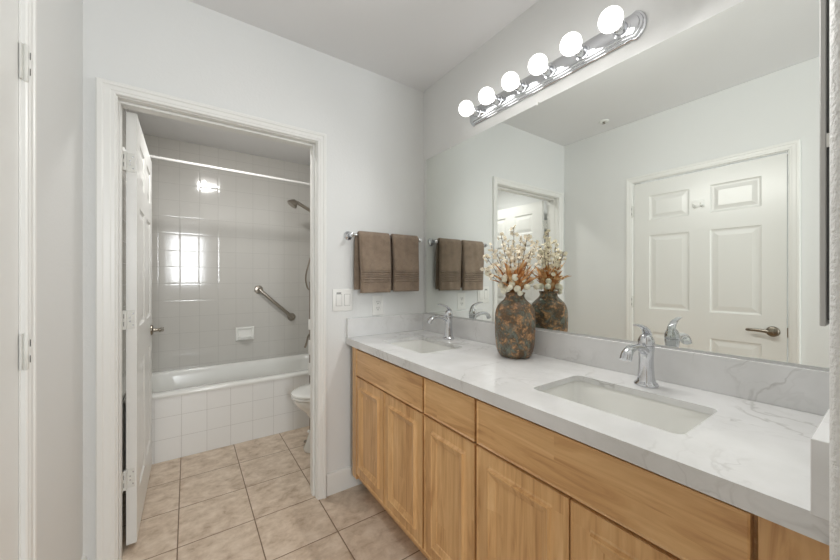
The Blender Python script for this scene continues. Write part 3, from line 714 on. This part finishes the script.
for k in range(6):
    y = 0.604 + 0.1523*k
    bm = new(); lathe(bm, [(0.0, 0.0232), (0.030, 0.0232), (0.030, 0.026), (0.0235, 0.028), (0.0235, 0.050), (0.0215, 0.060), (0.0185, 0.063), (0, 0.063)], (XR, y, LZ), '-x', 28); so = obj('socket', bm, 'chrome', vl, 40)
    bm = new(); c = 0.108; r = 0.0405
    lathe(bm, [(0, 0.0632), (0.0155, 0.0632), (0.0165, 0.0655)] + [(r*math.sin(a), c - r*math.cos(a)) for a in [math.radians(25 + 155*q/20) for q in range(21)]], (XR, y, LZ), '-x', 32); obj('bulb', bm, 'bulb', vl, 180)
    ld = bpy.data.lights.new('bulb_light', 'AREA'); ld.shape = 'DISK'; ld.size = 0.034; ld.energy = BULB_WATT; ld.color = (1.0, 0.985, 0.96)
    lo = bpy.data.objects.new('bulb_light', ld); COL.objects.link(lo); lo.location = Vector((XR - c, y, LZ)) + AIM * (r + 0.003); lo.rotation_euler = AIM.to_track_quat('-Z', 'Y').to_euler()

# ------------------------------------------------------------------ medicine cabinet on the near wall, edge on
mc = thing('medicine_cabinet', (1.0, STY, H + 0.25), 'grey metal edge of a mirrored wall cabinet beside the mirror at the right edge', 'cabinet')
Z0, Z1 = H - 0.0765, H + 0.60
bm = new(); box(bm, (0.854, STY + 0.0002, Z0 + 0.01), (1.25, STY + 0.0155, Z1 - 0.01)); obj('body', bm, 'slot', mc)  # dark body colour stands in for shade in the gap behind the door
bm = new(); box(bm, (0.850, STY + 0.0160, Z0), (1.262, STY + 0.0230, Z1), 0.0012, 1); obj('door', bm, 'aluminium', mc)
for z in (H + 0.225, H + 0.05, H + 0.5):
    if z == H + 0.05: continue
    bm = new(); box(bm, (0.8508, STY + 0.0002, z - 0.011), (0.8538, STY + 0.0158, z + 0.011)); obj('hinge', bm, 'hinge', mc)

# ------------------------------------------------------------------ towel bar and towels
TBZ, TBY = H + 0.263, 1.862
tb = thing('towel_bar', (1.05, YB, TBZ), 'chrome towel bar on the doorway wall holding two brown towels', 'towel bar')
bm = new(); tube(bm, [(0.792, TBY, TBZ), (1.290, TBY, TBZ)], 0.0075, 16); obj('bar', bm, 'chrome', tb, 60)
for x in (0.797, 1.283):
    bm = new(); lathe(bm, [(0, 0.0003), (0.027, 0.0003), (0.028, 0.004), (0.024, 0.010), (0.013, 0.014), (0.010, 0.022), (0.0105, 0.044), (0.0145, 0.048), (0.0155, 0.058), (0.0125, 0.068), (0, 0.071)], (x, YB, TBZ), '-y', 28); obj('post', bm, 'chrome', tb, 50)
def make_towel(x0, x1, zb, zbk, label, seed):
    rnd = random.Random(seed)
    bm = new(); nx = 30; r = 0.0145; th = 0.012
    # centre line of the towel thickness: front hem up, over the bar, down behind
    L = TBZ - zb; Lb = TBZ - zbk; path = []
    for k in range(181): path.append((-r - 0.003*math.sin(math.pi*k/180), -L + L*k/180, 'f'))
    for k in range(1, 10): a = math.pi - math.pi*k/10; path.append((r*math.cos(a), r*math.sin(a)*1.05, 't'))
    for k in range(31): path.append((r + 0.010*math.sin(math.pi*k/60), -Lb*k/30, 'b'))
    def off(i, s):
        a, b = path[max(i-1, 0)], path[min(i+1, len(path)-1)]; dy, dz = b[0]-a[0], b[1]-a[1]; l = math.hypot(dy, dz) or 1
        return (path[i][0] - dz/l*s, path[i][1] + dy/l*s)
    cols = []
    ph = rnd.random()*6
    for ix in range(nx + 1):
        u = ix/nx; x = x0 + (x1 - x0)*u
        edge = min(u, 1-u)*(x1-x0); puff = min(1.0, math.sqrt(max(0.0, 1 - (1 - min(edge/0.010, 1))**2)))
        outer, inner = [], []
        for i, p in enumerate(path):
            lf = -path[i][1]  # distance below the bar
            s = th*(0.35 + 0.65*puff)
            fold = 0.0022*math.sin(u*7.5 + ph)*min(1, lf/0.15) + 0.002*math.sin(u*17 + ph*2 + lf*9)*min(1, lf/0.2)
            rib = 0.0
            if p[2] == 'f':
                hb = -p[1] - 0
                e = L - lf   # height above the hem
                for rb in range(5):
                    c_ = 0.070 + 0.0145*rb
                    rib += 0.0075*math.exp(-((e - c_)/0.0036)**2)
                if 0.06 < e < 0.136: rib -= 0.003
                s *= min(1, 0.45 + e/0.012)
            if p[2] == 'b': s *= min(1, 0.45 + (Lb - lf)/0.012); fold *= 0.4
            o_ = off(i, s + rib + fold + 0.004*puff*(1 if p[2] == 'f' else 0)); n_ = off(i, -th*0.45)
            flare = 1.0 + 0.02*min(1, lf/0.3) + 0.006*math.sin(lf*14 + ph)
            xx = (x0+x1)/2 + (x - (x0+x1)/2)*flare
            if p[2] == 'f': xx += 0.012*(1 - u)*min(1, lf/0.25)
            if p[2] == 'b': xx -= 0.012*(1 - u)
            outer.append((xx, TBY + o_[0], TBZ + o_[1])); inner.append((xx, TBY + n_[0], TBZ + n_[1]))
        cols.append(outer + inner[::-1])
    loft(bm, cols)
    o = obj('towel', bm, 'towel', None, 60, origin=(x0, TBY, TBZ))
    return tag(o, label, 'towel', 'brown hand towels')
make_towel(0.836, 1.046, H - 0.082, H - 0.062, 'brown terry towel with ribbed band, the left one on the towel bar', 1)
make_towel(1.062, 1.262, H - 0.078, H - 0.07, 'brown terry towel with ribbed band, the right one, nearer the mirror corner', 5)

# switch plate and outlet
sp = thing('light_switch', (0.763, YB, H - 0.124), 'white two gang switch plate between the door casing and the towels', 'switch')
bm = new(); box(bm, (0.701, YB - 0.006, H - 0.189), (0.826, YB - 0.0002, H - 0.058), 0.0035, 2); obj('plate', bm, 'plate', sp, 40)
for x in (0.738, 0.790):
    bm = new(); box(bm, (x - 0.0185, YB - 0.0066, H - 0.159), (x + 0.0185, YB - 0.0058, H - 0.089)); obj('bezel', bm, 'plate_line', sp)
    bm = new(); box(bm, (x - 0.0165, YB - 0.0085, H - 0.157), (x + 0.0165, YB - 0.0058, H - 0.091), 0.0015, 2); obj('rocker', bm, 'plate', sp, 40)
bm = new()
for k in range(4): box(bm, (0.7235 + 0.0075*k, YB - 0.0068, H - 0.087), (0.729 + 0.0075*k, YB - 0.0058, H - 0.078))
obj('indicator', bm, 'plate_grey', sp)
ol = thing('outlet', (0.996, YB, H - 0.166), 'white duplex outlet under the towels, above the side splash', 'outlet')
bm = new(); box(bm, (0.958, YB - 0.006, H - 0.228), (1.036, YB - 0.0002, H - 0.104), 0.0035, 2); obj('plate', bm, 'plate', ol, 40)
for dz in (0.0195, -0.0195):
    bm = new(); box(bm, (0.981, YB - 0.0078, H - 0.166 + dz - 0.0145), (1.013, YB - 0.0058, H - 0.166 + dz + 0.0145), 0.003, 2); rc = obj('receptacle', bm, 'plate', ol, 40)
    bm = new()
    for x in (0.989, 1.003): box(bm, (x - 0.0016, YB - 0.0083, H - 0.166 + dz - 0.001), (x + 0.0016, YB - 0.0074, H - 0.166 + dz + 0.009))
    lathe(bm, [(0, 0), (0.0032, 0), (0.0032, 0.0009), (0, 0.0009)], (0.996, YB - 0.0074, H - 0.166 + dz - 0.008), '-y', 10); obj('slot', bm, 'slot', rc)

# fire sprinkler on the main ceiling (seen in the mirror): x = mirrored
sk = thing('fire_sprinkler', (-0.139, 1.428, CZ), 'small round fire sprinkler on the ceiling, seen reflected in the mirror', 'sprinkler')
bm = new(); lathe(bm, [(0, 0.0003), (0.040, 0.0003), (0.038, 0.005), (0.022, 0.011), (0.016, 0.006), (0, 0.006)], (-0.139, 1.428, CZ), '-z', 32); obj('escutcheon', bm, 'plate', sk, 40)
bm = new(); lathe(bm, [(0, 0.005), (0.010, 0.005), (0.009, 0.009), (0.004, 0.011), (0.004, 0.017), (0.012, 0.018), (0.012, 0.0195), (0, 0.0195)], (-0.139, 1.428, CZ), '-z', 20); obj('nozzle', bm, 'nickel', sk, 40)

# ------------------------------------------------------------------ vase and dried flowers
VX, VY = 1.2245, 1.013
va_prof = [(0.0, 0.0005), (0.058, 0.0005), (0.066, 0.005), (0.076, 0.020), (0.083, 0.045), (0.087, 0.085), (0.089, 0.13), (0.0895, 0.17), (0.087, 0.20), (0.078, 0.226), (0.064, 0.243), (0.052, 0.254), (0.045, 0.263), (0.0415, 0.272), (0.043, 0.281), (0.046, 0.287), (0.044, 0.290), (0.039, 0.288), (0.036, 0.275), (0.037, 0.262), (0.044, 0.25), (0.066, 0.222), (0.08, 0.17), (0.08, 0.09), (0.07, 0.02), (0.0, 0.012)]
bm = new(); lathe(bm, smooth_path(va_prof[1:-1], 3), (VX, VY, CZT), 'z', 48)
tag(obj('vase', bm, 'vase', None, 60, origin=(VX, VY, CZT)), 'mottled brown and grey stoneware vase standing on the counter between the sinks', 'vase')

rnd = random.Random(11)
fl = thing('dried_flowers', (VX, VY, CZT + 0.215), 'dried arrangement of cream blossoms, white pompoms and rust leaves in the mottled vase', 'flowers')
VT = CZT + 0.285
cam_dir = Vector((VX, VY, 0)).normalized(); side = Vector((cam_dir.y, -cam_dir.x, 0))   # side points right in the photo
def clampx(p): p = Vector(p); p.x = min(p.x, XR - 0.022); return p
def blossom(bm, c, r, rn):
    d = Vector((rn.uniform(-1, 1), rn.uniform(-1, 1), rn.uniform(-0.2, 1))).normalized()
    a = d.orthogonal().normalized(); b = d.cross(a)
    for k in range(5):
        t = 2*math.pi*k/5 + rn.random(); q = (a*math.cos(t) + b*math.sin(t))
        tip = c + q*r + d*r*0.45; w_ = d.cross(q)*r*0.62
        m1 = c + q*r*0.6 + d*r*0.25
        v = [bm.verts.new(p) for p in (c, m1 + w_, tip, m1 - w_, m1 - d*r*0.18)]
        bm.faces.new((v[0], v[1], v[4])); bm.faces.new((v[1], v[2], v[4])); bm.faces.new((v[2], v[3], v[4])); bm.faces.new((v[3], v[0], v[4]))
        bm.faces.new((v[0], v[3], v[2], v[1]))
    ball(bm, c + d*r*0.3, r*0.36, 1)
# tall blossom branches: (right offset, away offset, height) of the tip
TIPS = [(-0.005, 0.0, 0.300), (0.055, 0.02, 0.265), (-0.060, -0.01, 0.262), (0.095, 0.03, 0.235), (-0.125, -0.03, 0.165), (-0.105, 0.01, 0.215),
        (0.025, -0.03, 0.245), (-0.03, 0.03, 0.225), (0.07, -0.05, 0.195), (-0.075, -0.06, 0.175), (0.03, 0.05, 0.205), (0.115, -0.01, 0.165), (-0.135, -0.05, 0.115), (0.0, -0.07, 0.18), (0.085, 0.045, 0.20)]
for s_, a_, h_ in TIPS:
    base = Vector((VX, VY, CZT + 0.225)) + side*s_*0.12
    neck = Vector((VX, VY, VT)) + side*s_*0.20 + cam_dir*a_*0.2
    mid = Vector((VX, VY, VT + h_*0.55)) + side*s_*0.62 + cam_dir*a_*0.6
    tip = Vector((VX, VY, VT + h_)) + side*s_ + cam_dir*a_
    P = [clampx(p) for p in smooth_path([tuple(base), tuple(neck), tuple(mid), tuple(tip)], 6)]
    bm = new(); tube(bm, P, [0.0017]*(len(P)//2) + [0.0012]*(len(P) - len(P)//2), 6)
    bb = new()
    for k in range(8, len(P)):
        for q in range(2 if k > 12 else 1):
            c = clampx(P[k] + Vector((rnd.uniform(-1, 1), rnd.uniform(-1, 1), rnd.uniform(-0.6, 0.8)))*0.016)
            tube(bm, [P[k], (P[k]+c)/2 + Vector((0, 0, 0.002)), c], 0.0008, 5)
            blossom(bb, c, rnd.uniform(0.008, 0.0125), rnd)
    br = obj('branch', bm, 'stem', fl, 60); obj('blossoms', bb, 'petal', br)
# pompoms, low and towards the front
POM = [(-0.012, -0.045, 0.045), (0.010, -0.05, 0.022), (-0.045, -0.045, 0.062), (-0.030, -0.04, 0.018), (0.035, -0.04, 0.062), (-0.118, -0.03, 0.092), (-0.062, -0.03, 0.036), (0.002, -0.055, 0.072), (0.022, -0.048, 0.002), (-0.048, -0.03, 0.012), (0.052, -0.03, 0.030), (0.07, 0.02, 0.055), (0.095, 0.03, 0.03), (0.05, 0.05, 0.03), (-0.02, -0.06, 0.028)]
for s_, a_, h_ in POM:
    c = clampx(Vector((VX, VY, VT + h_)) + side*s_ + cam_dir*a_)
    bm = new(); r = rnd.uniform(0.0115, 0.0155); ball(bm, c, r, 3)
    for v in bm.verts: v.co += (v.co - c)*rnd.uniform(-0.07, 0.07)
    pm = obj('pompom', bm, 'pompom', fl, 180)
    n_ = Vector((VX, VY, VT)) + (c - Vector((VX, VY, VT)))*0.12; n_.z = VT
    bm = new(); tube(bm, smooth_path([(VX, VY, CZT + 0.23), tuple(n_), tuple((n_ + c)/2 + Vector((0, 0, 0.016))), tuple(c)], 5), 0.0012, 6); obj('stalk', bm, 'stem', pm, 60)
# rust coloured leaves
for k in range(44):
    a = 2*math.pi*k/44 + rnd.uniform(-0.25, 0.25); tilt = rnd.uniform(0.15, 1.0); ln = rnd.uniform(0.09, 0.18)
    dh = (side*math.cos(a) + cam_dir*math.sin(a)*0.75); up = Vector((0, 0, 1))
    b0 = Vector((VX, VY, VT - 0.03)) + dh*0.012
    pts = []
    for q in range(9):
        t = q/8; g = tilt*(0.35 + 0.65*t)
        pts.append(clampx(b0 + up*ln*t*math.cos(g)*1.1 + dh*ln*t*math.sin(g) + up*0.02*t))
    wv = dh.cross(up).normalized(); bm = new(); L_, R_, C_ = [], [], []
    for q, p in enumerate(pts):
        t = q/8; wd = 0.0012 + 0.0105*math.sin(math.pi*min(1, max(0, (t - 0.2)/0.8)))**0.8 if t > 0.2 else 0.0012
        tw = wv*wd
        L_.append(bm.verts.new(clampx(p + tw + up*wd*0.5))); C_.append(bm.verts.new(p)); R_.append(bm.verts.new(clampx(p - tw + up*wd*0.5)))
    for q in range(8): bm.faces.new((L_[q], C_[q], C_[q+1], L_[q+1])); bm.faces.new((C_[q], R_[q], R_[q+1], C_[q+1]))
    lf = obj('leaf', bm, 'leaf', fl, 180)
    sm = lf.modifiers.new('thickness', 'SOLIDIFY'); sm.thickness = 0.0006
